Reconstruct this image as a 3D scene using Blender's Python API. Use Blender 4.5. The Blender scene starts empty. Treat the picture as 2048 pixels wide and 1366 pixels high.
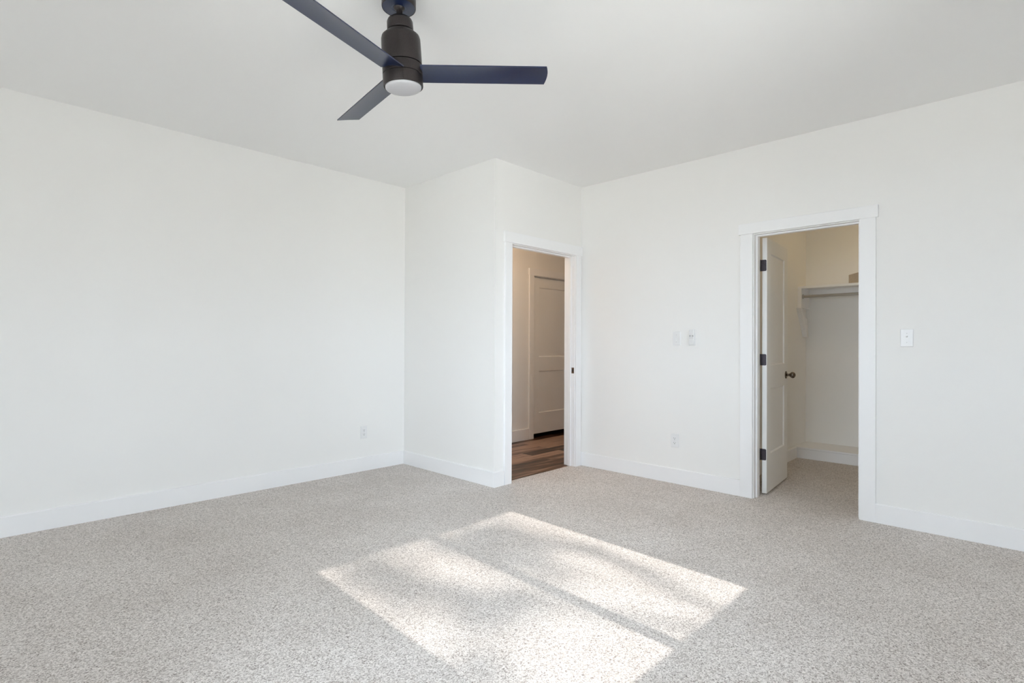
import bpy, bmesh, math, random
from mathutils import Vector, Matrix
random.seed(7)
C = bpy.context.scene
COL = C.collection
PI = math.pi

# ------------------------------------------------------------------ camera
F_PX = 1089.09
CAM = Vector((0.0, 0.0, 1.192))
YAW, PITCH, ROLL = 0.768233, 0.004525, 0.004023
fw = Vector((math.cos(YAW) * math.cos(PITCH), math.sin(YAW) * math.cos(PITCH), math.sin(PITCH)))
rt = Vector((math.sin(YAW), -math.cos(YAW), 0))
up = rt.cross(fw)
r2 = math.cos(ROLL) * rt + math.sin(ROLL) * up
u2 = -math.sin(ROLL) * rt + math.cos(ROLL) * up
cam_data = bpy.data.cameras.new('camera')
cam_data.sensor_width = 36.0
cam_data.lens = F_PX * 36.0 / 2048.0
cam_data.clip_start = 0.05
cam = bpy.data.objects.new('camera', cam_data)
COL.objects.link(cam)
m = Matrix.Identity(4)
for i in range(3):
    m[i][0] = r2[i]; m[i][1] = u2[i]; m[i][2] = -fw[i]; m[i][3] = CAM[i]
cam.matrix_world = m
C.camera = cam

# ------------------------------------------------------------------ room dimensions (metres)
H = 2.743
X0, Y0, XC, YD = 4.354, 4.546, 3.160, 3.254      # right wall, left wall, nook wall, entry wall
XW, YW = -0.90, -0.75                            # window walls behind the photographer
T = 0.12
YHALL = 4.580
XCL, YCL, YCR = 6.667, 1.870, 0.150              # closet back, left side, right side

# ------------------------------------------------------------------ light
COT = 1.70                                       # cotangent of the sun's elevation
SUN_SLOPE = 0.040
sun_dir = Vector((SUN_SLOPE, 1.0, -math.hypot(1, SUN_SLOPE) / COT)).normalized()
sd = bpy.data.lights.new('sun', 'SUN')
sd.energy = 6.6
sd.angle = math.radians(0.53)
sd.color = (1.0, 0.93, 0.86)
sun = bpy.data.objects.new('sun', sd)
sun.rotation_euler = sun_dir.to_track_quat('-Z', 'Y').to_euler()
sun.location = (1.5, -12, 12)
COL.objects.link(sun)

world = bpy.data.worlds.new('daylight_sky')
C.world = world
world.use_nodes = True
wn = world.node_tree.nodes
bgn = wn['Background']
bgn.inputs['Color'].default_value = (0.76, 0.88, 1.0, 1)
bgn.inputs['Strength'].default_value = 16.0

C.view_settings.view_transform = 'Standard'
C.view_settings.look = 'None'
C.view_settings.gamma = 1.0
C.view_settings.use_curve_mapping = False
C.view_settings.exposure = -0.42
C.cycles.max_bounces = 14
C.cycles.diffuse_bounces = 10
C.cycles.sample_clamp_indirect = 8.0
C.cycles.caustics_reflective = False
C.cycles.caustics_refractive = False

# windows: (opening in the wall)
YG = YW - 0.06                                   # glass plane of the south windows
GLASS_TOP = (2.70 - (YG - 0.03)) / COT
GLASS_BOT = (1.03 - (YG + 0.03)) / COT
SW = dict(x0=1.125, x1=2.730, z0=GLASS_BOT - 0.075, z1=GLASS_TOP + 0.075,
          panes=[(1.200, 1.905), (1.980, 2.655)])
WW = dict(y0=-0.35, y1=1.95, z0=0.80, z1=2.25)
S2 = dict(x0=-0.72, x1=0.66, z0=0.34, z1=1.70)

def portal(name, loc, direction, sx, sy):
    d = bpy.data.lights.new(name, 'AREA')
    d.shape = 'RECTANGLE'
    d.size, d.size_y = sx, sy
    d.cycles.is_portal = True
    o = bpy.data.objects.new(name, d)
    o.location = loc
    o.rotation_euler = Vector(direction).to_track_quat('-Z', 'Z').to_euler()
    COL.objects.link(o)
portal('window_light_portal', ((SW['x0'] + SW['x1']) / 2, YW - 0.125, (SW['z0'] + SW['z1']) / 2), (0, 1, 0),
       SW['x1'] - SW['x0'], SW['z1'] - SW['z0'])
portal('window_light_portal', ((S2['x0'] + S2['x1']) / 2, YW - 0.125, (S2['z0'] + S2['z1']) / 2), (0, 1, 0),
       S2['x1'] - S2['x0'], S2['z1'] - S2['z0'])
portal('window_light_portal', (XW - 0.125, (WW['y0'] + WW['y1']) / 2, (WW['z0'] + WW['z1']) / 2), (1, 0, 0),
       WW['y1'] - WW['y0'], WW['z1'] - WW['z0'])

# ------------------------------------------------------------------ materials
def srgb(r, g, b):
    f = lambda c: c / 12.92 if c <= 0.04045 else ((c + 0.055) / 1.055) ** 2.4
    return (f(r / 255), f(g / 255), f(b / 255), 1)

def mat(name, color, rough=0.5, metal=0.0, spec=0.5, coat=0.0, coat_rough=0.1):
    mt = bpy.data.materials.new(name)
    mt.use_nodes = True
    b = mt.node_tree.nodes['Principled BSDF']
    b.inputs['Base Color'].default_value = color if len(color) == 4 else (*color, 1)
    b.inputs['Roughness'].default_value = rough
    b.inputs['Metallic'].default_value = metal
    b.inputs['Specular IOR Level'].default_value = spec
    b.inputs['Coat Weight'].default_value = coat
    b.inputs['Coat Roughness'].default_value = coat_rough
    return mt

def N(mt, kind, **inp):
    n = mt.node_tree.nodes.new(kind)
    for k, v in inp.items():
        n.inputs[k.replace('_', ' ')].default_value = v
    return n

def L(mt, a, b):
    mt.node_tree.links.new(a, b)

def grain(mt, scale, strength, dist=0.001, detail=2.0, tint=0.0):
    """fine surface texture: bump, and a slight tone variation"""
    b = mt.node_tree.nodes['Principled BSDF']
    tc = N(mt, 'ShaderNodeNewGeometry')
    nz = N(mt, 'ShaderNodeTexNoise', Scale=scale, Detail=detail)
    L(mt, tc.outputs['Position'], nz.inputs['Vector'])
    bp = N(mt, 'ShaderNodeBump', Strength=strength, Distance=dist)
    L(mt, nz.outputs['Fac'], bp.inputs['Height'])
    L(mt, bp.outputs['Normal'], b.inputs['Normal'])
    if tint:
        base = list(b.inputs['Base Color'].default_value)
        n2 = N(mt, 'ShaderNodeTexNoise', Scale=scale * 0.6, Detail=2.0)
        L(mt, tc.outputs['Position'], n2.inputs['Vector'])
        r = N(mt, 'ShaderNodeValToRGB')
        r.color_ramp.elements[0].position = 0.3
        r.color_ramp.elements[1].position = 0.7
        r.color_ramp.elements[0].color = [c * (1 - tint) for c in base[:3]] + [1]
        r.color_ramp.elements[1].color = [min(1, c * (1 + tint)) for c in base[:3]] + [1]
        L(mt, n2.outputs['Fac'], r.inputs['Fac'])
        L(mt, r.outputs['Color'], b.inputs['Base Color'])
    return mt

M_WALL = grain(mat('wall_paint', (0.90, 0.893, 0.876), 0.65, spec=0.25), 120, 0.08, 0.001)
M_CEIL = grain(mat('ceiling_paint', (0.91, 0.91, 0.905), 0.85, spec=0.15), 90, 0.10, 0.001)
M_TRIM = grain(mat('trim_paint', (0.922, 0.922, 0.926), 0.38, spec=0.4), 30, 0.03, 0.001)
M_DOOR = grain(mat('door_paint', (0.90, 0.90, 0.89), 0.40, spec=0.4), 60, 0.03, 0.001)
M_PLATE = grain(mat('white_plastic', (0.84, 0.84, 0.84), 0.30, spec=0.5), 300, 0.01, 0.0005)
M_DARKGAP = mat('slot_black', (0.03, 0.03, 0.03), 0.6)
M_SCREW = mat('painted_screw', (0.62, 0.62, 0.62), 0.4)
M_BRONZE = grain(mat('oil_rubbed_bronze', (0.033, 0.027, 0.027), 0.36, metal=0.5), 500, 0.05, 0.0005, tint=0.2)
M_HINGE = grain(mat('hinge_bronze', (0.06, 0.05, 0.06), 0.42, metal=0.6), 200, 0.1, 0.0005, tint=0.2)
M_KNOB = grain(mat('antique_pewter', (0.20, 0.17, 0.145), 0.25, metal=1.0), 200, 0.03, 0.0005)
M_STRIKE = mat('bronze_strike', (0.16, 0.10, 0.07), 0.35, metal=0.9)
M_BLADE = grain(mat('fan_blade_blue_cast', (0.006, 0.015, 0.056), 0.28, spec=0.7), 260, 0.08, 0.0006, tint=0.15)  # bluish reflected cast put into the dark base colour
M_LENS = grain(mat('opal_lens', (0.52, 0.52, 0.54), 0.45, spec=0.3), 100, 0.01, 0.0005)
M_ROD = grain(mat('brushed_steel', (0.55, 0.53, 0.50), 0.28, metal=1.0), 300, 0.03, 0.0005)
M_BOX = grain(mat('cardboard', (0.60, 0.52, 0.43), 0.8, spec=0.2), 90, 0.1, 0.001, tint=0.06)
M_BUTTON = mat('remote_button_grey', (0.10, 0.10, 0.11), 0.5)
M_BUTTON2 = mat('remote_button_pale', (0.48, 0.48, 0.50), 0.5)
M_BARK = grain(mat('bark', (0.12, 0.09, 0.07), 0.9), 20, 0.5, 0.02, tint=0.3)
M_LEAF = grain(mat('leaf_green', (0.07, 0.13, 0.03), 0.6), 3, 0.0, 0.001, tint=0.3)
M_BOUNCE_GROUND = grain(mat('bounce_ground', (0.70, 0.645, 0.565), 0.9, spec=0.1), 8, 0.3, 0.02, tint=0.25)

def carpet_material():
    mt = mat('carpet_pile', (0.45, 0.42, 0.39), 0.95, spec=0.05)
    b = mt.node_tree.nodes['Principled BSDF']
    b.inputs['Sheen Weight'].default_value = 0.1
    g = N(mt, 'ShaderNodeNewGeometry')
    v = N(mt, 'ShaderNodeTexVoronoi', Scale=230.0)
    warp = N(mt, 'ShaderNodeTexNoise', Scale=120.0, Detail=2.0)
    L(mt, g.outputs['Position'], warp.inputs['Vector'])
    va = N(mt, 'ShaderNodeVectorMath'); va.operation = 'SCALE'
    va.inputs['Scale'].default_value = 0.012
    L(mt, warp.outputs['Color'], va.inputs[0])
    vb = N(mt, 'ShaderNodeVectorMath'); vb.operation = 'ADD'
    L(mt, g.outputs['Position'], vb.inputs[0]); L(mt, va.outputs[0], vb.inputs[1])
    L(mt, vb.outputs[0], v.inputs['Vector'])
    sep = N(mt, 'ShaderNodeSeparateColor')
    L(mt, v.outputs['Color'], sep.inputs[0])
    n1 = N(mt, 'ShaderNodeTexNoise', Scale=110.0, Detail=3.0, Roughness=0.7)
    L(mt, g.outputs['Position'], n1.inputs['Vector'])
    mx = N(mt, 'ShaderNodeMix'); mx.data_type = 'FLOAT'
    mx.inputs['Factor'].default_value = 0.45
    L(mt, sep.outputs[0], mx.inputs['A']); L(mt, n1.outputs['Fac'], mx.inputs['B'])
    r = N(mt, 'ShaderNodeValToRGB')
    e = r.color_ramp.elements
    e[0].position = 0.14; e[0].color = (0.16, 0.128, 0.11, 1)
    e[1].position = 0.80; e[1].color = (0.95, 0.90, 0.865, 1)
    k = r.color_ramp.elements.new(0.33); k.color = (0.525, 0.475, 0.44, 1)
    k = r.color_ramp.elements.new(0.55); k.color = (0.76, 0.71, 0.672, 1)
    L(mt, mx.outputs['Result'], r.inputs['Fac'])
    # broad, soft patches where the pile lies differently
    n2 = N(mt, 'ShaderNodeTexNoise', Scale=1.6, Detail=3.0, Roughness=0.55)
    L(mt, g.outputs['Position'], n2.inputs['Vector'])
    r2_ = N(mt, 'ShaderNodeValToRGB')
    r2_.color_ramp.elements[0].position = 0.35; r2_.color_ramp.elements[0].color = (0.90, 0.89, 0.88, 1)
    r2_.color_ramp.elements[1].position = 0.65; r2_.color_ramp.elements[1].color = (1, 1, 1, 1)
    L(mt, n2.outputs['Fac'], r2_.inputs['Fac'])
    mm = N(mt, 'ShaderNodeMix'); mm.data_type = 'RGBA'; mm.blend_type = 'MULTIPLY'
    mm.inputs['Factor'].default_value = 1.0
    L(mt, r.outputs['Color'], mm.inputs['A']); L(mt, r2_.outputs['Color'], mm.inputs['B'])
    L(mt, mm.outputs['Result'], b.inputs['Base Color'])
    bp = N(mt, 'ShaderNodeBump', Strength=0.7, Distance=0.006)
    L(mt, mx.outputs['Result'], bp.inputs['Height'])
    L(mt, bp.outputs['Normal'], b.inputs['Normal'])
    return mt
M_CARPET = carpet_material()

def plank_material():
    mt = mat('wood_planks', (0.2, 0.11, 0.07), 0.33, spec=0.5)
    b = mt.node_tree.nodes['Principled BSDF']
    g = N(mt, 'ShaderNodeNewGeometry')
    br = N(mt, 'ShaderNodeTexBrick', Scale=1.0)
    br.inputs['Mortar Size'].default_value = 0.0015
    br.inputs['Brick Width'].default_value = 1.2
    br.inputs['Row Height'].default_value = 0.15
    br.inputs['Color1'].default_value = (0.0, 0.0, 0.0, 1)
    br.inputs['Color2'].default_value = (1, 1, 1, 1)
    br.inputs['Mortar'].default_value = (0.2, 0.2, 0.2, 1)
    br.offset = 0.37
    L(mt, g.outputs['Position'], br.inputs['Vector'])
    mp = N(mt, 'ShaderNodeMapping')
    mp.inputs['Scale'].default_value = (1.6, 17.0, 1.0)
    L(mt, g.outputs['Position'], mp.inputs['Vector'])
    off = N(mt, 'ShaderNodeVectorMath'); off.operation = 'ADD'
    L(mt, mp.outputs[0], off.inputs[0])
    sc = N(mt, 'ShaderNodeVectorMath'); sc.operation = 'SCALE'; sc.inputs['Scale'].default_value = 9.0
    L(mt, br.outputs['Color'], sc.inputs[0]); L(mt, sc.outputs[0], off.inputs[1])
    nz = N(mt, 'ShaderNodeTexNoise', Scale=1.0, Detail=6.0, Roughness=0.65, Distortion=0.4)
    L(mt, off.outputs[0], nz.inputs['Vector'])
    mx = N(mt, 'ShaderNodeMix'); mx.data_type = 'FLOAT'; mx.inputs['Factor'].default_value = 0.28
    L(mt, nz.outputs['Fac'], mx.inputs['A']); L(mt, br.outputs['Color'], mx.inputs['B'])
    r = N(mt, 'ShaderNodeValToRGB')
    e = r.color_ramp.elements
    e[0].position = 0.39; e[0].color = (0.022, 0.010, 0.006, 1)
    e[1].position = 0.60; e[1].color = (0.42, 0.26, 0.18, 1)
    k = e.new(0.48); k.color = (0.125, 0.058, 0.032, 1)
    L(mt, mx.outputs['Result'], r.inputs['Fac'])
    L(mt, r.outputs['Color'], b.inputs['Base Color'])
    bp = N(mt, 'ShaderNodeBump', Strength=0.15, Distance=0.002)
    L(mt, nz.outputs['Fac'], bp.inputs['Height'])
    L(mt, bp.outputs['Normal'], b.inputs['Normal'])
    return mt
M_PLANK = plank_material()

def glass_material():
    mt = bpy.data.materials.new('window_glass')
    mt.use_nodes = True
    nt = mt.node_tree
    nt.nodes.remove(nt.nodes['Principled BSDF'])
    out = nt.nodes['Material Output']
    tr = N(mt, 'ShaderNodeBsdfTransparent')
    gl = N(mt, 'ShaderNodeBsdfGlossy'); gl.inputs['Roughness'].default_value = 0.0
    fr = N(mt, 'ShaderNodeFresnel', IOR=1.45)
    ms = N(mt, 'ShaderNodeMixShader')
    L(mt, fr.outputs[0], ms.inputs[0]); L(mt, tr.outputs[0], ms.inputs[1]); L(mt, gl.outputs[0], ms.inputs[2])
    L(mt, ms.outputs[0], out.inputs['Surface'])
    return mt
M_GLASS = glass_material()

def emissive(name, color, strength):
    mt = mat(name, (0.8, 0.8, 0.8), 0.5)
    b = mt.node_tree.nodes['Principled BSDF']
    b.inputs['Emission Color'].default_value = (*color, 1)
    b.inputs['Emission Strength'].default_value = strength
    return mt

# ------------------------------------------------------------------ helpers
def bx(bm, x0, x1, y0, y1, z0, z1):
    v = [bm.verts.new(p) for p in ((x0, y0, z0), (x1, y0, z0), (x1, y1, z0), (x0, y1, z0),
                                   (x0, y0, z1), (x1, y0, z1), (x1, y1, z1), (x0, y1, z1))]
    for f in ((3, 2, 1, 0), (4, 5, 6, 7), (0, 1, 5, 4), (1, 2, 6, 5), (2, 3, 7, 6), (3, 0, 4, 7)):
        bm.faces.new([v[i] for i in f])
    return bm

def prism(bm, pts, axis, a0, a1):
    """extrude a 2-D outline along an axis: pts are (u, v) in the two other axes, in x,y,z order"""
    def P(u, v, a):
        return {0: (a, u, v), 1: (u, a, v), 2: (u, v, a)}[axis]
    A = [bm.verts.new(P(u, v, a0)) for u, v in pts]
    B = [bm.verts.new(P(u, v, a1)) for u, v in pts]
    n = len(pts)
    fs = [bm.faces.new(A), bm.faces.new(B[::-1])]
    for i in range(n):
        fs.append(bm.faces.new((A[i], B[i], B[(i + 1) % n], A[(i + 1) % n])))
    bmesh.ops.recalc_face_normals(bm, faces=bm.faces[:])
    return bm

def lathe(bm, prof, seg=64, mtx=None):
    """prof: (r, z) from one end to the other"""
    rings = []
    for r, z in prof:
        if r < 1e-6:
            rings.append([bm.verts.new((0, 0, z))])
        else:
            rings.append([bm.verts.new((r * math.cos(2 * PI * i / seg), r * math.sin(2 * PI * i / seg), z)) for i in range(seg)])
    for a, b in zip(rings, rings[1:]):
        for i in range(seg):
            j = (i + 1) % seg
            if len(a) == 1 and len(b) == 1:
                continue
            if len(a) == 1:
                bm.faces.new((a[0], b[j], b[i]))
            elif len(b) == 1:
                bm.faces.new((a[i], a[j], b[0]))
            else:
                bm.faces.new((a[i], a[j], b[j], b[i]))
    if len(rings[0]) > 1:
        bm.faces.new(rings[0][::-1])
    if len(rings[-1]) > 1:
        bm.faces.new(rings[-1])
    bmesh.ops.recalc_face_normals(bm, faces=bm.faces[:])
    if mtx is not None:
        bmesh.ops.transform(bm, matrix=mtx, verts=bm.verts[:])
    return bm

def cyl(bm, p0, p1, r, seg=24, r1=None):
    p0, p1 = Vector(p0), Vector(p1)
    d = p1 - p0
    q = d.to_track_quat('Z', 'Y').to_matrix().to_4x4()
    r1 = r if r1 is None else r1
    A, B = [], []
    for i in range(seg):
        a = 2 * PI * i / seg
        A.append(bm.verts.new(p0 + (q @ Vector((r * math.cos(a), r * math.sin(a), 0)))))
        B.append(bm.verts.new(p1 + (q @ Vector((r1 * math.cos(a), r1 * math.sin(a), 0)))))
    bm.faces.new(A[::-1]); bm.faces.new(B)
    for i in range(seg):
        j = (i + 1) % seg
        bm.faces.new((A[i], A[j], B[j], B[i]))
    return bm

def obj(name, bm, mt, parent=None, bevel=0.0, smooth=False, segs=2):
    me = bpy.data.meshes.new(name)
    bm.to_mesh(me); bm.free()
    o = bpy.data.objects.new(name, me)
    COL.objects.link(o)
    me.materials.append(mt)
    if parent is not None:
        o.parent = parent
    if smooth:
        for p in me.polygons:
            p.use_smooth = True
        me.set_sharp_from_angle(angle=math.radians(35))
    if bevel:
        b = o.modifiers.new('edge', 'BEVEL')
        b.width = bevel; b.segments = segs; b.limit_method = 'ANGLE'
        b.angle_limit = math.radians(40)
    return o

def tag(o, label, cat, group=None, kind=None):
    o['label'] = label
    o['category'] = cat
    if group: o['group'] = group
    if kind: o['kind'] = kind
    return o

def struct(name, bm, mt, label, cat, bevel=0.0):
    return tag(obj(name, bm, mt, None, bevel), label, cat, None, 'structure')

def thing(name, loc, label, cat, group=None, rot=None):
    o = bpy.data.objects.new(name, None)
    o.empty_display_size = 0.05
    o.location = loc
    if rot is not None:
        o.rotation_euler = rot
    COL.objects.link(o)
    return tag(o, label, cat, group)

def NB():
    return bmesh.new()

def dup(root, loc, rot, label):
    r = root.copy(); COL.objects.link(r)
    r.location = loc; r.rotation_euler = rot
    r['label'] = label
    for ch in root.children:
        c = ch.copy(); COL.objects.link(c); c.parent = r
        for g in ch.children:
            d = g.copy(); COL.objects.link(d); d.parent = c
    return r

def wall_mesh(axis, pos0, pos1, a0, a1, z0, z1, holes):
    """a wall slab normal to axis (0 or 1) between pos0 and pos1, running a0..a1, with rectangular openings (a,b,z0,z1)"""
    bm = NB()
    As = sorted({a0, a1, *[h[0] for h in holes], *[h[1] for h in holes]})
    Zs = sorted({z0, z1, *[h[2] for h in holes], *[h[3] for h in holes]})
    solid = {}
    for i in range(len(As) - 1):
        for k in range(len(Zs) - 1):
            ca, cz = (As[i] + As[i + 1]) / 2, (Zs[k] + Zs[k + 1]) / 2
            solid[i, k] = not any(h[0] < ca < h[1] and h[2] < cz < h[3] for h in holes)
    cache = {}
    def V(p, a, z):
        key = (p, a, z)
        if key not in cache:
            cache[key] = bm.verts.new((p, a, z) if axis == 0 else (a, p, z))
        return cache[key]
    def F(*k):
        bm.faces.new([V(*q) for q in k])
    for (i, k), s in solid.items():
        if not s:
            continue
        A, B, Z, Y = As[i], As[i + 1], Zs[k], Zs[k + 1]
        F((pos0, A, Z), (pos0, B, Z), (pos0, B, Y), (pos0, A, Y))
        F((pos1, A, Z), (pos1, A, Y), (pos1, B, Y), (pos1, B, Z))
        if not solid.get((i - 1, k)): F((pos0, A, Z), (pos0, A, Y), (pos1, A, Y), (pos1, A, Z))
        if not solid.get((i + 1, k)): F((pos0, B, Z), (pos1, B, Z), (pos1, B, Y), (pos0, B, Y))
        if not solid.get((i, k - 1)): F((pos0, A, Z), (pos1, A, Z), (pos1, B, Z), (pos0, B, Z))
        if not solid.get((i, k + 1)): F((pos0, A, Y), (pos0, B, Y), (pos1, B, Y), (pos1, A, Y))
    bmesh.ops.recalc_face_normals(bm, faces=bm.faces[:])
    return bm

# ------------------------------------------------------------------ floor and ceiling
XH1 = 8.10                                       # far end of the hall
YTH = 3.305                                      # carpet / plank seam under the entry
bm = NB()
prism(bm, [(XW - T, YW - T), (6.80, YW - T), (6.80, YTH), (3.22, YTH), (3.22, Y0 + T), (XW - T, Y0 + T)], 2, -0.15, 0.0)
struct('floor', bm, M_CARPET, 'speckled greige cut pile carpet covering the bedroom and closet', 'carpet')
bm = NB(); bx(bm, 3.22, XH1 + T, YTH, 6.0, -0.15, -0.004)
struct('floor_hall', bm, M_PLANK, 'dark brown wood plank floor of the hall beyond the open doorway', 'floor')
bm = NB(); bx(bm, XW - T, XH1 + T, YW - T, 6.0, H, H + 0.15)
# shallow drywall tape ridge near the far corner
prism(bm, [(3.955, H), (3.965, H - 0.0035), (3.985, H)], 1, 3.02, 3.14)
struct('ceiling', bm, M_CEIL, 'flat matt white drywall ceiling over the whole bedroom', 'ceiling')

# ------------------------------------------------------------------ walls
EX0, EX1 = 3.338, 4.262                           # rough opening of the entry doorway
CY0, CY1 = 0.868, 1.608                           # rough opening of the closet doorway
ZO = 2.070
DHX0, DHX1 = 5.108, 5.960                         # rough opening of the hall door
struct('wall_left', wall_mesh(1, Y0, Y0 + T, XW - T, XC, 0, H, []), M_WALL, 'long blank white wall at the left with one outlet', 'wall')
struct('wall_nook', wall_mesh(0, XC, XC + T, YD, Y0 + T, 0, H, []), M_WALL, 'short white wall jutting out beside the open doorway', 'wall')
struct('wall_entry', wall_mesh(1, YD, YD + T, XC + T, XH1 + T, 0, H, [(EX0, EX1, 0, ZO)]), M_WALL, 'white wall holding the open doorway to the hall', 'wall')
struct('wall_right', wall_mesh(0, X0, X0 + T, YW, YD, 0, H, [(CY0, CY1, 0, ZO)]), M_WALL, 'white wall at the right holding the closet doorway', 'wall')
struct('wall_back', wall_mesh(1, YW - T, YW, XW - T, 6.80, 0, H, [(SW['x0'], SW['x1'], SW['z0'], SW['z1']), (S2['x0'], S2['x1'], S2['z0'], S2['z1'])]), M_WALL, 'white wall behind the photographer with the sunny window', 'wall')
struct('wall_front', wall_mesh(0, XW - T, XW, YW, Y0 + T, 0, H, [(WW['y0'], WW['y1'], WW['z0'], WW['z1'])]), M_WALL, 'white wall behind the photographer with the added wide window', 'wall')
struct('wall_closet_back', wall_mesh(0, XCL, XCL + T, YW, YCL + T, 0, H, []), M_WALL, 'white back wall of the closet behind shelf and rod', 'wall')
struct('wall_closet_side', wall_mesh(1, YCL, YCL + T, X0 + T, XCL, 0, H, []), M_WALL, 'white side wall of the closet behind the open door', 'wall')
struct('wall_closet_near', wall_mesh(1, YCR - T, YCR, X0 + T, XCL, 0, H, []), M_WALL, 'white side wall of the closet hidden by the doorway', 'wall')
struct('wall_hall', wall_mesh(1, YHALL, YHALL + T, XC + T, XH1, 0, H, [(DHX0, DHX1, 0, ZO)]), M_WALL, 'white hall wall with the closed door, seen through the doorway', 'wall')
struct('wall_hall_end', wall_mesh(0, XH1, XH1 + T, YD + T, 6.0, 0, H, []), M_WALL, 'white end wall of the hall past the closed door', 'wall')
bm = wall_mesh(1, 5.88, 6.0, XC, XH1, 0, H, [])
bx(bm, XC, XC + T, YHALL + T, 5.88, 0, H)
struct('wall_beyond', bm, M_WALL, 'white walls of the unlit room behind the hall door', 'wall')

# ------------------------------------------------------------------ baseboards
BH, BT = 0.127, 0.016
CW, CT = 0.095, 0.019                            # casing width, thickness
def base_prof(bm, axis, p, s, a0, a1, h=BH, t=BT):
    """baseboard on plane p, standing out towards s, running a0..a1 along the other axis, eased top edge"""
    pts = [(p, 0), (p + s * t, 0), (p + s * t, h - 0.004), (p + s * (t - 0.004), h), (p, h)]
    if axis == 1:
        # wall normal is y; run along x
        A = [bm.verts.new((a0, u, v)) for u, v in pts]; B = [bm.verts.new((a1, u, v)) for u, v in pts]
    else:
        A = [bm.verts.new((u, a0, v)) for u, v in pts]; B = [bm.verts.new((u, a1, v)) for u, v in pts]
    bm.faces.new(A); bm.faces.new(B[::-1])
    for i in range(5):
        j = (i + 1) % 5
        bm.faces.new((A[i], B[i], B[j], A[j]))
    bmesh.ops.recalc_face_normals(bm, faces=bm.faces[:])
    return bm
ECL0, ECR1 = 3.262, 4.338                        # outer edges of the entry casing
CCR0, CCL1 = 0.790, 1.686                        # outer edges of the closet casing (y)
struct('baseboard_left', base_prof(NB(), 1, Y0, -1, XW, XC - BT), M_TRIM, 'flat white baseboard along the long left wall', 'baseboard')
bm = base_prof(NB(), 0, XC, -1, YD - BT, Y0)
base_prof(bm, 1, YD, -1, XC, ECL0 - 0.0005)
struct('baseboard_nook', bm, M_TRIM, 'flat white baseboard wrapping the outside corner by the doorway', 'baseboard')
bm = base_prof(NB(), 0, X0, -1, CCL1 + 0.0005, YD)
struct('baseboard_right', bm, M_TRIM, 'flat white baseboard between the two doorways', 'baseboard')
bm = base_prof(NB(), 0, X0, -1, YW, CCR0 - 0.0005)
struct('baseboard_window', bm, M_TRIM, 'flat white baseboard to the right of the closet doorway', 'baseboard')
bm = base_prof(NB(), 1, YW, 1, XW + BT, X0 - BT)
struct('baseboard_back', bm, M_TRIM, 'flat white baseboard under the sunny window behind the photographer', 'baseboard')
bm = base_prof(NB(), 0, XW, 1, YW, Y0 - BT)
struct('baseboard_front', bm, M_TRIM, 'flat white baseboard under the added wide window behind the photographer', 'baseboard')
PLX = 6.245                                      # front of the closet plinth
bm = base_prof(NB(), 1, YCL, -1, X0 + T + 0.02, PLX, 0.115, 0.035)
struct('baseboard_closet', bm, M_TRIM, 'white baseboard on the closet side wall behind the open door', 'baseboard')
bm = NB()
bx(bm, PLX + 0.006, XCL, YCR, YCL, 0.0, 0.098)
bx(bm, PLX, XCL, YCR, YCL, 0.1005, 0.119)
struct('trim_1', bm, M_TRIM, 'low white boxed ledge along the foot of the closet back wall', 'ledge', bevel=0.002)
bm = base_prof(NB(), 1, YHALL, -1, XC + T, 5.034, 0.140, 0.016)
base_prof(bm, 1, YHALL, -1, 6.034, XH1, 0.140, 0.016)
struct('baseboard_hall', bm, M_TRIM, 'white baseboard above the dark planks of the hall', 'baseboard')

# ------------------------------------------------------------------ door casings and jambs
def casing_x(name, label, x0, x1, y, s, zt, over=0.015, hh=0.092, wall_t=T, stop_off=0.045, jamb_out=0.0):
    """casing round a doorway in a wall normal to y; x0..x1 clear opening, room side at y, s = outward sign of the room"""
    o = NB(); yf = y + s * CT
    a, b = sorted((y, yf))
    bx(o, x0 - 0.006 - CW + 0.012, x0 - 0.006, a, b, 0, zt + 0.006)
    bx(o, x1 + 0.006, x1 + 0.006 + CW - 0.012, a, b, 0, zt + 0.006)
    a, b = sorted((y, y + s * (CT + 0.005)))
    bx(o, x0 - 0.006 - CW + 0.012 - over, x1 + 0.006 + CW - 0.012 + over, a, b, zt + 0.006, zt + 0.006 + hh)
    return struct(name, o, M_TRIM, label, 'door casing', bevel=0.002)

def casing_y(name, label, y0, y1, x, s, zt, over=0.013, hh=0.084):
    o = NB()
    a, b = sorted((x, x + s * CT))
    bx(o, a, b, y0 - 0.006 - CW, y0 - 0.006, 0, zt + 0.006)
    bx(o, a, b, y1 + 0.006, y1 + 0.006 + CW, 0, zt + 0.006)
    a, b = sorted((x, x + s * (CT + 0.005)))
    bx(o, a, b, y0 - 0.006 - CW - over, y1 + 0.006 + CW + over, zt + 0.006, zt + 0.006 + hh)
    return struct(name, o, M_TRIM, label, 'door casing', bevel=0.002)

JT = 0.019
ex0, ex1, ez = EX0 + JT, EX1 - JT, ZO - JT        # clear entry opening
cy0, cy1, cz = CY0 + JT, CY1 - JT, ZO - JT        # clear closet opening
dx0, dx1, dz = DHX0 + JT, DHX1 - JT, ZO - JT
casing_x('trim_2', 'flat white craftsman casing round the doorway to the hall', ex0, ex1, YD, -1, ez, over=0.012)
casing_y('trim_3', 'flat white craftsman casing round the closet doorway', cy0, cy1, X0, -1, cz)
casing_x('trim_4', 'white casing round the closed door in the hall', dx0, dx1, YHALL, -1, dz, over=0.008, hh=0.085)

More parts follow.
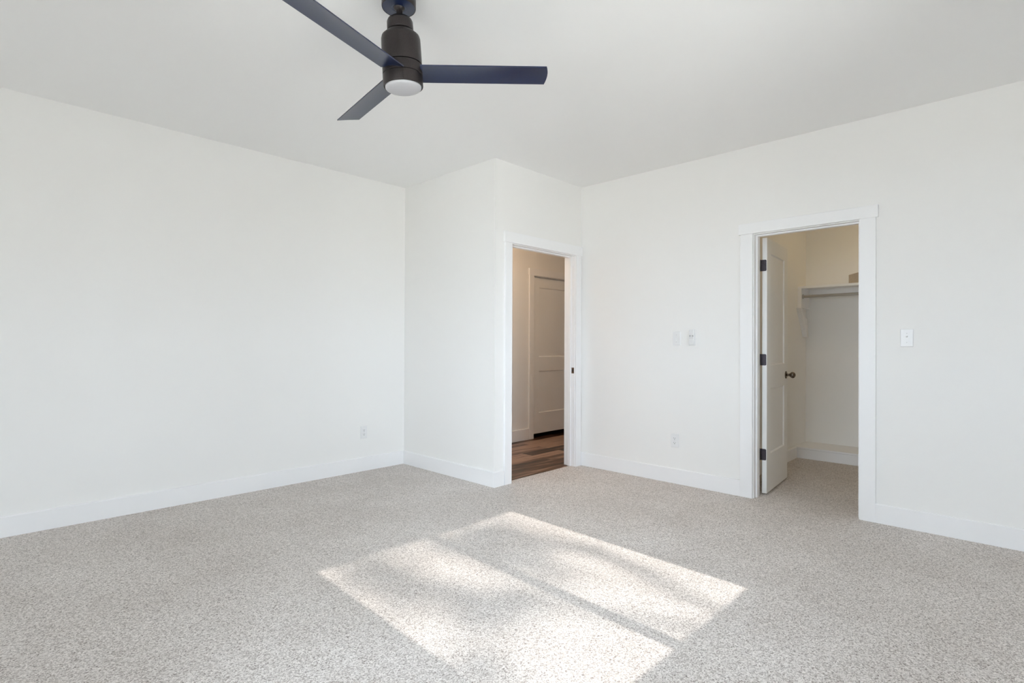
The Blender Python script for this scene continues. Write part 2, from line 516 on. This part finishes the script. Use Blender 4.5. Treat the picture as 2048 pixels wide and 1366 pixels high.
def jamb_x(name, label, X_0, X_1, ya, yb, zt, stop):
    o = NB()
    bx(o, X_0, X_0 + JT, ya, yb, 0, zt)
    bx(o, X_1 - JT, X_1, ya, yb, 0, zt)
    bx(o, X_0 + JT, X_1 - JT, ya, yb, zt - JT, zt)
    st = 0.011
    bx(o, X_0 + JT, X_0 + JT + st, stop[0], stop[1], 0, zt - JT - st)
    bx(o, X_1 - JT - st, X_1 - JT, stop[0], stop[1], 0, zt - JT - st)
    bx(o, X_0 + JT, X_1 - JT, stop[0], stop[1], zt - JT - st, zt - JT)
    return struct(name, o, M_TRIM, label, 'door jamb', bevel=0.0015)
jamb_x('trim_5', 'white jamb with door stop inside the doorway to the hall', EX0, EX1, YD - 0.001, YD + T + 0.004, ZO, (YD + 0.040, YD + 0.076))
jamb_x('trim_7', 'white jamb round the closed hall door', DHX0, DHX1, YHALL - 0.001, YHALL + T, ZO, (YHALL + 0.048, YHALL + 0.085))
o = NB(); xa, xb_ = X0 - 0.001, X0 + T + 0.004
bx(o, xa, xb_, CY0, CY0 + JT, 0, ZO); bx(o, xa, xb_, CY1 - JT, CY1, 0, ZO)
bx(o, xa, xb_, CY0 + JT, CY1 - JT, ZO - JT, ZO)
sa, sb = X0 + 0.040, X0 + 0.078
bx(o, sa, sb, CY0 + JT, CY0 + JT + 0.011, 0, ZO - JT - 0.011)
bx(o, sa, sb, CY1 - JT - 0.011, CY1 - JT, 0, ZO - JT - 0.011)
bx(o, sa, sb, CY0 + JT, CY1 - JT, ZO - JT - 0.011, ZO - JT)
struct('trim_6', o, M_TRIM, 'white jamb with door stop inside the closet doorway', 'door jamb', bevel=0.0015)

# strike plate let into the right jamb of the entry
xs = ex1
sp = thing('strike_plate', (xs, YD + 0.018, 0.935), 'small bronze strike plate in the jamb of the doorway to the hall', 'strike plate')
bm = NB()
for a in ((-0.0016, 0.0003, -0.014, -0.007, -0.028, 0.028), (-0.0016, 0.0003, 0.007, 0.014, -0.028, 0.028),
          (-0.0016, 0.0003, -0.007, 0.007, 0.013, 0.028), (-0.0016, 0.0003, -0.007, 0.007, -0.028, -0.013)):
    bx(bm, *a)
obj('plate', bm, M_STRIKE, sp)
bm = NB(); bx(bm, -0.0006, 0.0004, -0.007, 0.007, -0.013, 0.013)
obj('latch_hole', bm, M_DARKGAP, sp)
for z in (-0.021, 0.021):
    bm = NB(); cyl(bm, (-0.0026, 0, z), (-0.001, 0, z), 0.004, 12)
    obj('screw', bm, M_KNOB, sp)

# ------------------------------------------------------------------ doors
def leaf_mesh(w, h, t, panels, bev=0.010, rec=0.010):
    """door leaf 0..w, thickness 0..t (y), 0..h; panels (x0,x1,z0,z1) recessed on both faces with a sloped sticking"""
    bm = NB()
    Xs = sorted({0, w, *[p[0] for p in panels], *[p[1] for p in panels]})
    Zs = sorted({0, h, *[p[2] for p in panels], *[p[3] for p in panels]})
    for y, d in ((0, 1), (t, -1)):
        for i in range(len(Xs) - 1):
            for k in range(len(Zs) - 1):
                cx, cz_ = (Xs[i] + Xs[i + 1]) / 2, (Zs[k] + Zs[k + 1]) / 2
                if any(p[0] < cx < p[1] and p[2] < cz_ < p[3] for p in panels):
                    continue
                bm.faces.new([bm.verts.new((a, y, b)) for a, b in ((Xs[i], Zs[k]), (Xs[i + 1], Zs[k]), (Xs[i + 1], Zs[k + 1]), (Xs[i], Zs[k + 1]))])
        for p in panels:
            O = [(p[0], y, p[2]), (p[1], y, p[2]), (p[1], y, p[3]), (p[0], y, p[3])]
            yy = y + d * rec
            I = [(p[0] + bev, yy, p[2] + bev), (p[1] - bev, yy, p[2] + bev), (p[1] - bev, yy, p[3] - bev), (p[0] + bev, yy, p[3] - bev)]
            for j in range(4):
                k = (j + 1) % 4
                bm.faces.new([bm.verts.new(q) for q in (O[j], O[k], I[k], I[j])])
            bm.faces.new([bm.verts.new(q) for q in I])
    for q in (((0, 0, 0), (0, t, 0), (0, t, h), (0, 0, h)), ((w, 0, 0), (w, 0, h), (w, t, h), (w, t, 0)),
              ((0, 0, h), (0, t, h), (w, t, h), (w, 0, h)), ((0, 0, 0), (w, 0, 0), (w, t, 0), (0, t, 0))):
        bm.faces.new([bm.verts.new(c) for c in q])
    bmesh.ops.remove_doubles(bm, verts=bm.verts[:], dist=1e-5)
    bmesh.ops.recalc_face_normals(bm, faces=bm.faces[:])
    return bm

# the closet door stands open into the closet, hinged on the left jamb
LT = 0.035
HX, HY = X0 + T + 0.012, cy1 - 0.004              # hinge pin
LEAF_W = cy1 - cy0 - 0.014
ang = math.radians(5.0)
dr = bpy.data.objects.new('door_1', None)
COL.objects.link(dr)
dr.location = (HX + 0.030, HY - 0.036, 0.014)
dr.rotation_euler = (0, 0, ang)
tag(dr, 'white two panel closet door standing open into the closet', 'door', None, 'structure')
dh = cz - 0.017
obj('door_leaf', leaf_mesh(LEAF_W, dh, LT, [(0.115, LEAF_W - 0.115, 1.015, dh - 0.115), (0.115, LEAF_W - 0.115, 0.300, 0.830)]), M_DOOR, dr, bevel=0.0015)
def round_rect(y0, y1, z0, z1, r, right_only=True, n=6):
    pts = [(y0, z0)]
    for i in range(n + 1):
        a = -PI / 2 + (PI / 2) * i / n
        pts.append((y1 - r + r * math.cos(a), z0 + r + r * math.sin(a)))
    for i in range(n + 1):
        a = (PI / 2) * i / n
        pts.append((y1 - r + r * math.cos(a), z1 - r + r * math.sin(a)))
    pts.append((y0, z1))
    return pts
def hinge(parent, z, y_face):
    """leaf plate on the hinge edge of the open door plus the knuckle; edge is the plane x=0 of the leaf"""
    h2 = 0.045
    bm = NB()
    prism(bm, [(-a + y_face, b) for a, b in round_rect(-0.012, 0.031, z - h2, z + h2, 0.009)], 0, -0.0018, 0.0002)
    o = obj('hinge', bm, M_HINGE, parent, bevel=0.0004)
    k = NB(); cyl(k, (-0.010, y_face + 0.018, z - h2), (-0.010, y_face + 0.018, z + h2), 0.0075, 16)
    cyl(k, (-0.010, y_face + 0.018, z + h2), (-0.010, y_face + 0.018, z + h2 + 0.005), 0.005, 16, 0.003)
    cyl(k, (-0.010, y_face + 0.018, z - h2 - 0.004), (-0.010, y_face + 0.018, z - h2), 0.003, 16, 0.005)
    obj('knuckle', k, M_HINGE, o, smooth=True)
    for dy, dz_ in ((-0.022, 0.0), (-0.012, 0.030), (-0.012, -0.030)):
        s = NB(); cyl(s, (-0.0026, y_face + dy, z + dz_), (-0.001, y_face + dy, z + dz_), 0.0042, 12)
        obj('screw', s, M_DARKGAP, o)
for z in (1.812, 1.060, 0.306):
    hinge(dr, z, LT)

def knob(parent, x, z, yface, s):
    bm = NB()
    q = Matrix.Translation((x, yface, z)) @ (Matrix.Rotation(PI / 2 if s < 0 else -PI / 2, 4, 'X'))
    prof = [(0.033, 0.0), (0.033, 0.004), (0.030, 0.008), (0.017, 0.011), (0.012, 0.014), (0.0115, 0.030), (0.0150, 0.034)]
    R = 0.0275; zc = 0.056
    a0 = -math.acos(0.0150 / R)
    for i in range(1, 15):
        a = a0 + (PI / 2 - a0) * i / 14
        prof.append((max(0.0, R * math.cos(a)), zc + R * 0.86 * math.sin(a)))
    prof[-1] = (0.0, prof[-1][1])
    lathe(bm, prof, 40, q)
    return obj('door_knob', bm, M_KNOB, parent, smooth=True)
knob(dr, LEAF_W - 0.062, 0.915, 0.0, -1)
knob(dr, LEAF_W - 0.062, 0.915, LT, 1)

# closed door in the hall
d2 = bpy.data.objects.new('door_2', None)
COL.objects.link(d2)
d2.location = (dx0 + 0.004, YHALL + 0.010, 0.055)
tag(d2, 'closed white two panel door in the hall, with a dark gap beneath', 'door', None, 'structure')
w2 = dx1 - dx0 - 0.008
h2_ = dz - 0.016 - 0.055
obj('door_leaf', leaf_mesh(w2, h2_, LT, [(0.118, w2 - 0.118, 1.027 - 0.055, 1.915 - 0.055), (0.118, w2 - 0.118, 0.314 - 0.055, 0.848 - 0.055)]), M_DOOR, d2, bevel=0.0015)
for z in (1.785, 1.035, 0.285):
    k = NB(); cyl(k, (-0.002, -0.005, z - 0.055 - 0.045), (-0.002, -0.005, z - 0.055 + 0.045), 0.0065, 14)
    obj('hinge', k, M_HINGE, d2, smooth=True)
knob(d2, w2 - 0.062, 0.865, 0.0, -1)

# ------------------------------------------------------------------ wall plates
def face_matrix():
    return None
RY = -PI / 2      # plates are modelled facing -y, x to the right; the right wall faces -x
def plate_base(name, loc, rz, label, cat, group):
    t = thing(name, loc, label, cat, group, rot=(0, 0, rz))
    w, h, d = 0.0355, 0.0585, 0.0055
    bm = NB()
    A = [(-w, 0, -h), (w, 0, -h), (w, 0, h), (-w, 0, h)]
    B = [(-w, -0.002, -h), (w, -0.002, -h), (w, -0.002, h), (-w, -0.002, h)]
    e = 0.004
    D = [(-w + e, -d, -h + e), (w - e, -d, -h + e), (w - e, -d, h - e), (-w + e, -d, h - e)]
    R = [[bm.verts.new(p) for p in q] for q in (A, B, D)]
    bm.faces.new(R[0]); bm.faces.new(R[2][::-1])
    for a, b in ((0, 1), (1, 2)):
        for i in range(4):
            j = (i + 1) % 4
            bm.faces.new((R[a][i], R[a][j], R[b][j], R[b][i]))
    bmesh.ops.recalc_face_normals(bm, faces=bm.faces[:])
    obj('cover_plate', bm, M_PLATE, t, bevel=0.0008)
    return t, d

def outlet(loc, rz, label):
    t, d = plate_base('wall_outlet', loc, rz, label, 'outlet', None)
    for zc in (0.0195, -0.0195):
        bm = NB()
        pts = []
        for i in range(32):
            a = 2 * PI * i / 32
            pts.append((max(-0.0165, min(0.0165, 0.0195 * math.cos(a))), zc + max(-0.0135, min(0.0135, 0.0160 * math.sin(a)))))
        prism(bm, pts, 1, -d - 0.0015, -d + 0.001)
        s = obj('socket', bm, M_PLATE, t, bevel=0.0005)
        bm = NB()
        bx(bm, -0.0078, -0.0056, -d - 0.0018, -d - 0.0005, zc - 0.0015, zc + 0.0075)
        bx(bm, 0.0056, 0.0078, -d - 0.0018, -d - 0.0005, zc - 0.0005, zc + 0.0068)
        cyl(bm, (0, -d - 0.0018, zc - 0.0075), (0, -d - 0.0005, zc - 0.0075), 0.0030, 12)
        obj('slots', bm, M_DARKGAP, s)
    bm = NB(); cyl(bm, (0, -d - 0.001, 0), (0, -d + 0.001, 0), 0.003, 12)
    obj('screw', bm, M_SCREW, t)
    return t

def toggle(loc, rz, label, upward):
    t, d = plate_base('light_switch', loc, rz, label, 'light switch', None)
    bm = NB(); bx(bm, -0.0062, 0.0062, -d - 0.0012, -d + 0.001, -0.0125, 0.0125)
    obj('collar', bm, M_PLATE, t, bevel=0.0005)
    s = 1 if upward else -1
    bm = NB()
    prism(bm, [(-d, 0.006 * s - 0.0045), (-d, 0.006 * s + 0.0035), (-d - 0.013, 0.0135 * s + 0.002), (-d - 0.013, 0.0135 * s - 0.0035)], 0, -0.0045, 0.0045)
    obj('toggle_lever', bm, M_PLATE, t, bevel=0.001)
    for z in (0.030, -0.030):
        bm = NB(); cyl(bm, (0, -d - 0.001, z), (0, -d + 0.001, z), 0.003, 12)
        obj('screw', bm, M_SCREW, t)
    return t
outlet((2.710, Y0, 0.360), 0, 'white duplex outlet low on the long left wall')
outlet((X0, 2.250, 0.366), RY, 'white duplex outlet low on the right wall, between the two doorways')
toggle((X0, 2.236, 1.245), RY, 'white toggle light switch beside the fan remote', False)
toggle((X0, 0.617, 1.242), RY, 'white toggle light switch alone at the right of the closet doorway', True)

rm = thing('fan_remote', (X0, 2.093, 1.247), 'slim white fan remote with dark buttons in its wall cradle', 'remote control', rot=(0, 0, RY))
bm = NB()
bx(bm, -0.0255, 0.0255, -0.006, 0, -0.062, 0.045)
bx(bm, -0.0255, -0.0225, -0.018, -0.006, -0.062, -0.010)
bx(bm, 0.0225, 0.0255, -0.018, -0.006, -0.062, -0.010)
bx(bm, -0.0225, 0.0225, -0.018, -0.006, -0.062, -0.058)
obj('cradle', bm, M_PLATE, rm, bevel=0.001)
bm = NB(); bx(bm, -0.0215, 0.0215, -0.0225, -0.0065, -0.057, 0.073)
body = obj('handset', bm, M_PLATE, rm, bevel=0.004, segs=3)
for zi, z in enumerate((0.0225, 0.0135)):
    for x in (-0.0125, 0.0, 0.0125):
        bm = NB(); bx(bm, x - (0.0042 if x else 0.0025), x + (0.0042 if x else 0.0025), -0.0235, -0.022, z - 0.0024, z + 0.0024)
        obj('button', bm, M_BUTTON if x else M_BUTTON2, body, bevel=0.0005)
for x in (-0.0125, 0.0, 0.0125):
    bm = NB(); bx(bm, x - 0.0035, x + 0.0035, -0.0235, -0.022, -0.0005, 0.0035)
    obj('button', bm, M_BUTTON2, body, bevel=0.0005)

# ------------------------------------------------------------------ closet fittings
SFX, SZ = 6.372, 1.826                            # shelf front, shelf top
sh = thing('closet_shelf', (XCL, 1.0, SZ), 'white wooden shelf high on the closet back wall', 'shelf')
def loc_bx(bm, x0, x1, y0, y1, z0, z1):
    return bx(bm, x0 - XCL, x1 - XCL, y0 - 1.0, y1 - 1.0, z0 - SZ, z1 - SZ)
obj('shelf_board', loc_bx(NB(), SFX + 0.012, XCL, YCR, YCL, SZ - 0.019, SZ), M_TRIM, sh, bevel=0.001)
obj('front_lip', loc_bx(NB(), SFX, SFX + 0.012, YCR, YCL - 0.039, SZ - 0.027, SZ), M_TRIM, sh, bevel=0.002)
obj('back_cleat', loc_bx(NB(), XCL - 0.019, XCL, YCR, YCL - 0.039, SZ - 0.115, SZ - 0.019), M_TRIM, sh, bevel=0.001)
obj('side_board', loc_bx(NB(), SFX, XCL, YCL - 0.039, YCL, SZ - 0.235, SZ - 0.019), M_TRIM, sh, bevel=0.002)
bm = NB()
prism(bm, [(x - XCL, z - SZ) for x, z in ((6.33, 1.592), (6.375, 1.592), (6.470, 1.490), (6.560, 1.486), (6.60, 1.28), (6.56, 1.28))], 1, YCL - 0.045 - 1.0, YCL - 1.0)
obj('bracket', bm, M_TRIM, sh, bevel=0.001)
rd = thing('closet_rod', (6.41, 1.0, 1.716), 'brushed steel hanging rod under the closet shelf', 'closet rod')
bm = NB(); cyl(bm, (0, YCR - 0.999, 0), (0, YCL - 0.0405 - 1.0, 0), 0.0145, 32)
obj('rod', bm, M_ROD, rd, smooth=True)
bm = NB()
cyl(bm, (0, YCL - 0.039 - 1.0 - 0.010, 0), (0, YCL - 0.0395 - 1.0, 0), 0.024, 32)
obj('socket', bm, M_ROD, rd, smooth=True)

cb = thing('cardboard_box', (6.595, 1.4375, SZ), 'small tan cardboard box sitting askew on the closet shelf', 'box', rot=(0, 0, math.radians(34.8 + 180)))
bm = NB(); bx(bm, 0, 0.27, 0, 0.095, 0, 0.105)
obj('carton', bm, M_BOX, cb, bevel=0.0015)
bm = NB(); bx(bm, -0.001, 0.271, -0.001, 0.047, 0.1052, 0.1075)
obj('lid_flap', bm, M_BOX, cb)
bm = NB(); bx(bm, -0.001, 0.271, 0.0485, 0.096, 0.1052, 0.1075)
obj('lid_flap', bm, M_BOX, cb)

# ------------------------------------------------------------------ ceiling fan
FX, FY, PIV = 1.3936, 2.0604, 2.720
TX, TY = -0.0033, -0.0685
tilt = (Matrix.Rotation(TX, 4, 'X') @ Matrix.Rotation(TY, 4, 'Y'))
fan = thing('ceiling_fan', (FX, FY, H), 'dark bronze three blade ceiling fan with round opal light', 'ceiling fan')
bm = NB()
lathe(bm, [(0.074, 0.0), (0.0755, -0.004), (0.0755, -0.045), (0.0742, -0.0485), (0.0720, -0.0485), (0.0715, -0.046), (0.0, -0.046)][::-1], 72)
obj('canopy', bm, M_BRONZE, fan, smooth=True)
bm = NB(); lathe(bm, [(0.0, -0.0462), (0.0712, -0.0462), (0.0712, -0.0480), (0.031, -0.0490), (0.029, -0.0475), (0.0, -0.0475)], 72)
obj('canopy_plate', bm, M_BLADE, fan, smooth=True)  # blue reflection on the underside carried by the blade colour
def hung(bm):
    """hang a shape modelled with z relative to the ceiling from the ball joint, slightly off plumb"""
    t = Matrix.Translation((0, 0, PIV - H)) @ tilt @ Matrix.Translation((0, 0, H - PIV))
    bmesh.ops.transform(bm, matrix=t, verts=bm.verts[:])
    return bm
def Z(z):
    return z - H
bm = NB(); lathe(bm, [(0.0, Z(2.735)), (0.018, Z(2.729)), (0.027, Z(2.713)), (0.0275, Z(2.703)), (0.022, Z(2.690)), (0.0135, Z(2.683)), (0.0, Z(2.683))], 40)
obj('hanger_ball', hung(bm), M_BRONZE, fan, smooth=True)
bm = NB(); lathe(bm, [(0.0, Z(2.70)), (0.0135, Z(2.70)), (0.0135, Z(2.62)), (0.0, Z(2.62))], 32)
obj('downrod', hung(bm), M_BRONZE, fan, smooth=True)
bm = NB()
lathe(bm, [(0.0, Z(2.652)), (0.030, Z(2.652)), (0.044, Z(2.649)), (0.053, Z(2.642)), (0.0575, Z(2.632)), (0.0582, Z(2.598)), (0.0565, Z(2.594)), (0.050, Z(2.592)), (0.0, Z(2.592))], 64)
obj('yoke_cover', hung(bm), M_BRONZE, fan, smooth=True)
bm = NB()
lathe(bm, [(0.0, Z(2.600)), (0.051, Z(2.600)), (0.051, Z(2.589)), (0.0605, Z(2.588)), (0.0630, Z(2.585)), (0.0650, Z(2.5795)),
           (0.076, Z(2.574)), (0.0835, Z(2.567)), (0.0865, Z(2.556)), (0.0872, Z(2.540)), (0.0885, Z(2.449)), (0.0875, Z(2.445)),
           (0.0830, Z(2.444)), (0.0830, Z(2.440)), (0.0, Z(2.440))], 72)
obj('motor_housing', hung(bm), M_BRONZE, fan, smooth=True)
bm = NB()
lathe(bm, [(0.0, Z(2.4415)), (0.086, Z(2.4415)), (0.0882, Z(2.4395)), (0.0886, Z(2.4005)), (0.0872, Z(2.3985)), (0.084, Z(2.3975)), (0.0, Z(2.3975))], 72)
obj('blade_hub', hung(bm), M_BRONZE, fan, smooth=True)
bm = NB()
lathe(bm, [(0.0, Z(2.3965)), (0.0870, Z(2.3965)), (0.0888, Z(2.3945)), (0.0890, Z(2.352)), (0.0880, Z(2.3475)), (0.0850, Z(2.3455)), (0.0825, Z(2.3475)), (0.0815, Z(2.356)), (0.0, Z(2.356))], 72)
ring = obj('light_ring', hung(bm), M_BRONZE, fan, smooth=True)
bm = NB()
prof = [(0.0, Z(2.3570)), (0.0805, Z(2.3570)), (0.0808, Z(2.3480))]
for i in range(1, 13):
    a = PI / 2 * i / 12
    prof.append((0.0660 * math.cos(a) + 0.0145 * math.cos(a) ** 0.6 if i < 12 else 0.0, Z(2.3440) - 0.0165 * math.sin(a)))
lathe(bm, prof, 72)
obj('light_lens', hung(bm), M_LENS, fan, smooth=True)
TH0, BW, BPITCH, RT, RLN = -0.6681, 0.1235, -0.1967, 0.6588, 0.6506
def blade(k):
    th = TH0 + k * 2 * PI / 3
    u = Vector((math.cos(th), math.sin(th), 0)); v = Vector((-math.sin(th), math.cos(th), 0))
    bm = NB()
    n, mcount = 26, 8
    tk = 0.0055
    def pt(i, j, top):
        s = -1 + 2 * j / mcount
        tip = RLN + (RT - RLN) * (s + 1) / 2 + 0.010 * (1 - s * s)      # a gently bowed tip
        r0 = 0.080
        r = r0 + (tip - r0) * i / n
        wd = BW / 2 * (0.97 + 0.03 * i / n)
        off = s * wd
        camber = 0.004 * (1 - s * s)
        zz = 2.4047 + camber + off * math.sin(BPITCH) + (tk if top else 0)
        p = u * r + v * (off * math.cos(BPITCH))
        return Vector((p.x, p.y, Z(zz)))
    G = [[[bm.verts.new(pt(i, j, t)) for j in range(mcount + 1)] for i in range(n + 1)] for t in (0, 1)]
    for t in (0, 1):
        for i in range(n):
            for j in range(mcount):
                f = (G[t][i][j], G[t][i + 1][j], G[t][i + 1][j + 1], G[t][i][j + 1])
                bm.faces.new(f if t else f[::-1])
    for i in range(n):
        for j in (0, mcount):
            bm.faces.new((G[0][i][j], G[0][i + 1][j], G[1][i + 1][j], G[1][i][j]))
    for j in range(mcount):
        for i in (0, n):
            bm.faces.new((G[0][i][j], G[0][i][j + 1], G[1][i][j + 1], G[1][i][j]))
    bmesh.ops.recalc_face_normals(bm, faces=bm.faces[:])
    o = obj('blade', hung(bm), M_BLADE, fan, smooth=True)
    return o
for k in range(3):
    blade(k)

# ------------------------------------------------------------------ windows behind the photographer
w1 = bpy.data.objects.new('window_1', None); COL.objects.link(w1)
w1.location = ((SW['x0'] + SW['x1']) / 2, YG, SW['z0'])
tag(w1, 'white twin window that throws the sun patch on the carpet', 'window', None, 'structure')
bm = NB(); ox, oz = w1.location.x, w1.location.z
xs_ = [SW['x0'], SW['panes'][0][0], SW['panes'][0][1], SW['panes'][1][0], SW['panes'][1][1], SW['x1']]
for a, b in ((0, 1), (2, 3), (4, 5)):
    bx(bm, xs_[a] - ox, xs_[b] - ox, -0.03, 0.03, 0.0, SW['z1'] - oz)
for a, b in ((1, 2), (3, 4)):
    bx(bm, xs_[a] - ox, xs_[b] - ox, -0.03, 0.03, 0.0, GLASS_BOT - oz)
    bx(bm, xs_[a] - ox, xs_[b] - ox, -0.03, 0.03, GLASS_TOP - oz, SW['z1'] - oz)
obj('window_frame', bm, M_TRIM, w1)
for a, b in SW['panes']:
    bm = NB(); bx(bm, a - ox, b - ox, -0.002, 0.002, GLASS_BOT - oz, GLASS_TOP - oz)
    obj('pane', bm, M_GLASS, w1)
bm = NB(); bx(bm, SW['x0'] - 0.07 - ox, SW['x1'] + 0.07 - ox, 0.0605, 0.085, -0.022, -0.0005)
obj('window_sill', bm, M_TRIM, w1, bevel=0.002)
w2o = bpy.data.objects.new('added_window_2', None); COL.objects.link(w2o)  # unseen window added to even out the wall brightness
w2o.location = (XW - 0.06, (WW['y0'] + WW['y1']) / 2, WW['z0'])
tag(w2o, 'added wide white three light window, unseen, that evens the room light', 'window', None, 'structure')
oy, oz = w2o.location.y, WW['z0']
bm = NB(); fwid = 0.06
hh = WW['z1'] - WW['z0']
lights = []
third = (WW['y1'] - WW['y0']) / 3
ys_ = [WW['y0'] + third * i for i in range(4)]
bx(bm, -0.03, 0.03, ys_[0] - oy, ys_[3] - oy, 0, fwid)
bx(bm, -0.03, 0.03, ys_[0] - oy, ys_[3] - oy, hh - fwid, hh)
for i, y in enumerate(ys_):
    a = y - (0 if i == 0 else fwid / (1 if i == 3 else 2)); b = y + (0 if i == 3 else fwid / (1 if i == 0 else 2))
    bx(bm, -0.03, 0.03, a - oy, b - oy, fwid, hh - fwid)
    lights.append((a, b))
obj('window_frame', bm, M_TRIM, w2o)
for i in range(3):
    bm = NB(); bx(bm, -0.002, 0.002, lights[i][1] - oy, lights[i + 1][0] - oy, fwid, hh - fwid)
    obj('pane', bm, M_GLASS, w2o)

w3 = bpy.data.objects.new('added_window_3', None); COL.objects.link(w3)  # unseen low window added to send more light onto the left wall
w3.location = ((S2['x0'] + S2['x1']) / 2, YG, S2['z0'])
tag(w3, 'added low square white window, unseen, that brightens the left wall', 'window', None, 'structure')
bm = NB(); hw, hh3, f3 = (S2['x1'] - S2['x0']) / 2, S2['z1'] - S2['z0'], 0.05
bx(bm, -hw, hw, -0.03, 0.03, 0, f3); bx(bm, -hw, hw, -0.03, 0.03, hh3 - f3, hh3)
bx(bm, -hw, -hw + f3, -0.03, 0.03, f3, hh3 - f3); bx(bm, hw - f3, hw, -0.03, 0.03, f3, hh3 - f3)
obj('window_frame', bm, M_TRIM, w3)
bm = NB(); bx(bm, -hw + f3, hw - f3, -0.002, 0.002, f3, hh3 - f3)
obj('pane', bm, M_GLASS, w3)

# ------------------------------------------------------------------ warm ceiling light down the hall
hl = thing('hall_ceiling_light', (4.05, 3.92, H), 'lit flush dome ceiling light of the hall, above the doorway and out of view', 'ceiling light')
bm = NB(); lathe(bm, [(0.0, 0.0), (0.155, 0.0), (0.155, -0.02), (0.145, -0.025), (0.0, -0.025)], 48)
obj('base', bm, M_BRONZE, hl, smooth=True)
bm = NB()
lathe(bm, [(0.142, -0.0255)] + [(0.142 * math.cos(PI / 2 * i / 10), -0.0255 - 0.065 * math.sin(PI / 2 * i / 10)) for i in range(1, 10)] + [(0.0, -0.0905)], 48)
obj('dome', bm, emissive('lit_dome', (1.0, 0.69, 0.42), 46.0), hl, smooth=True)

cl = thing('closet_ceiling_light', (5.90, 1.00, H), 'lit flush dome ceiling light of the closet, out of view above the doorway', 'ceiling light')
bm = NB(); lathe(bm, [(0.0, 0.0), (0.125, 0.0), (0.125, -0.02), (0.115, -0.025), (0.0, -0.025)], 48)
obj('base', bm, M_BRONZE, cl, smooth=True)
bm = NB()
lathe(bm, [(0.112, -0.0255)] + [(0.112 * math.cos(PI / 2 * i / 10), -0.0255 - 0.055 * math.sin(PI / 2 * i / 10)) for i in range(1, 10)] + [(0.0, -0.0805)], 48)
obj('dome', bm, emissive('lit_closet_dome', (1.0, 0.74, 0.38), 24.0), cl, smooth=True)

# ------------------------------------------------------------------ outdoors: pale bounce ground and the tree that dapples the sun
bm = NB(); bx(bm, -45, 45, -60, 40, -0.60, -0.30)  # unseen slab, pale and warm so it bounces light up to the ceiling
struct('ground', bm, M_BOUNCE_GROUND, 'unseen ground around the house, made pale to bounce daylight indoors', 'ground')

tree = thing('shade_tree', (5.2, -15.5, -0.30), 'tall leafy tree outside the sunny window', 'tree')
bm = NB()
def limb(bm, pts, rs):
    for (a, b), (ra, rb) in zip(zip(pts, pts[1:]), zip(rs, rs[1:])):
        cyl(bm, a, b, ra, 12, rb)
limb(bm, [(0, 0, 0), (0.05, 0.1, 2.5), (-0.1, 0.0, 5.0), (-0.4, 0.1, 7.5), (-0.5, 0.2, 11.0)], [0.30, 0.25, 0.21, 0.16, 0.07])
limb(bm, [(-0.1, 0, 5.0), (-1.6, 0.3, 7.2), (-3.0, 0.5, 9.0), (-4.2, 0.6, 10.3)], [0.13, 0.10, 0.06, 0.03])
limb(bm, [(-0.3, 0.05, 6.6), (1.5, -0.5, 8.6), (2.6, -0.8, 10.2)], [0.12, 0.08, 0.03])
obj('trunk', bm, M_BARK, tree)

DIST = 15.0
LEAF = NB()
def leaf(c, s):
    q = Matrix.Rotation(random.uniform(0, 2 * PI), 4, 'Z') @ Matrix.Rotation(random.uniform(-1.2, 1.2), 4, 'X')
    vs = [LEAF.verts.new(Vector(c) - tree.location + (q @ Vector((x * s, y * s, 0)))) for x, y in ((-0.5, 0), (-0.1, 0.32), (0.5, 0), (-0.1, -0.32))]
    LEAF.faces.new(vs)
back = -sun_dir / math.hypot(sun_dir.x, sun_dir.y)
def spray(fx, fy, sx, sy, n, rot=0.0, size=0.09):
    """a spray of leaves hanging where the sun that would reach floor spot (fx, fy) passes through the crown"""
    for _ in range(n):
        a = random.gauss(0, 0.5) * sx; b = random.gauss(0, 0.5) * sy
        x = fx + a * math.cos(rot) - b * math.sin(rot)
        y = fy + a * math.sin(rot) + b * math.cos(rot)
        leaf(Vector((x, y, 0)) + back * (DIST + random.uniform(-1.2, 1.2)), size * random.uniform(0.7, 1.3))
# sprays between the sun and the window
spray(2.30, 2.50, 0.34, 0.22, 230)
spray(2.20, 2.12, 0.20, 0.40, 230)
spray(2.58, 1.86, 0.07, 0.36, 75)
spray(2.46, 2.20, 0.12, 0.22, 60)
spray(2.50, 1.42, 0.055, 0.30, 45, rot=-0.25)
spray(2.40, 1.05, 0.06, 0.25, 18)
spray(1.57, 2.45, 0.20, 0.26, 130)
spray(1.58, 2.12, 0.20, 0.24, 75)
spray(1.72, 1.75, 0.24, 0.20, 125)
spray(1.32, 1.45, 0.22, 0.20, 90)
spray(1.75, 2.72, 0.30, 0.10, 50)
# the rest of the crown, clear of that line of sight
for _ in range(7000):
    c = Vector((random.gauss(0, 1.9), random.gauss(0, 1.5), random.gauss(9.6, 1.5)))
    w = tree.location + c
    f = w - back * ((w.z) / back.z)
    if 0.6 < f.x < 3.3 and 0.3 < f.y < 3.4:
        continue
    leaf(w, random.uniform(0.08, 0.16))
lf = obj('foliage', LEAF, M_LEAF, tree)
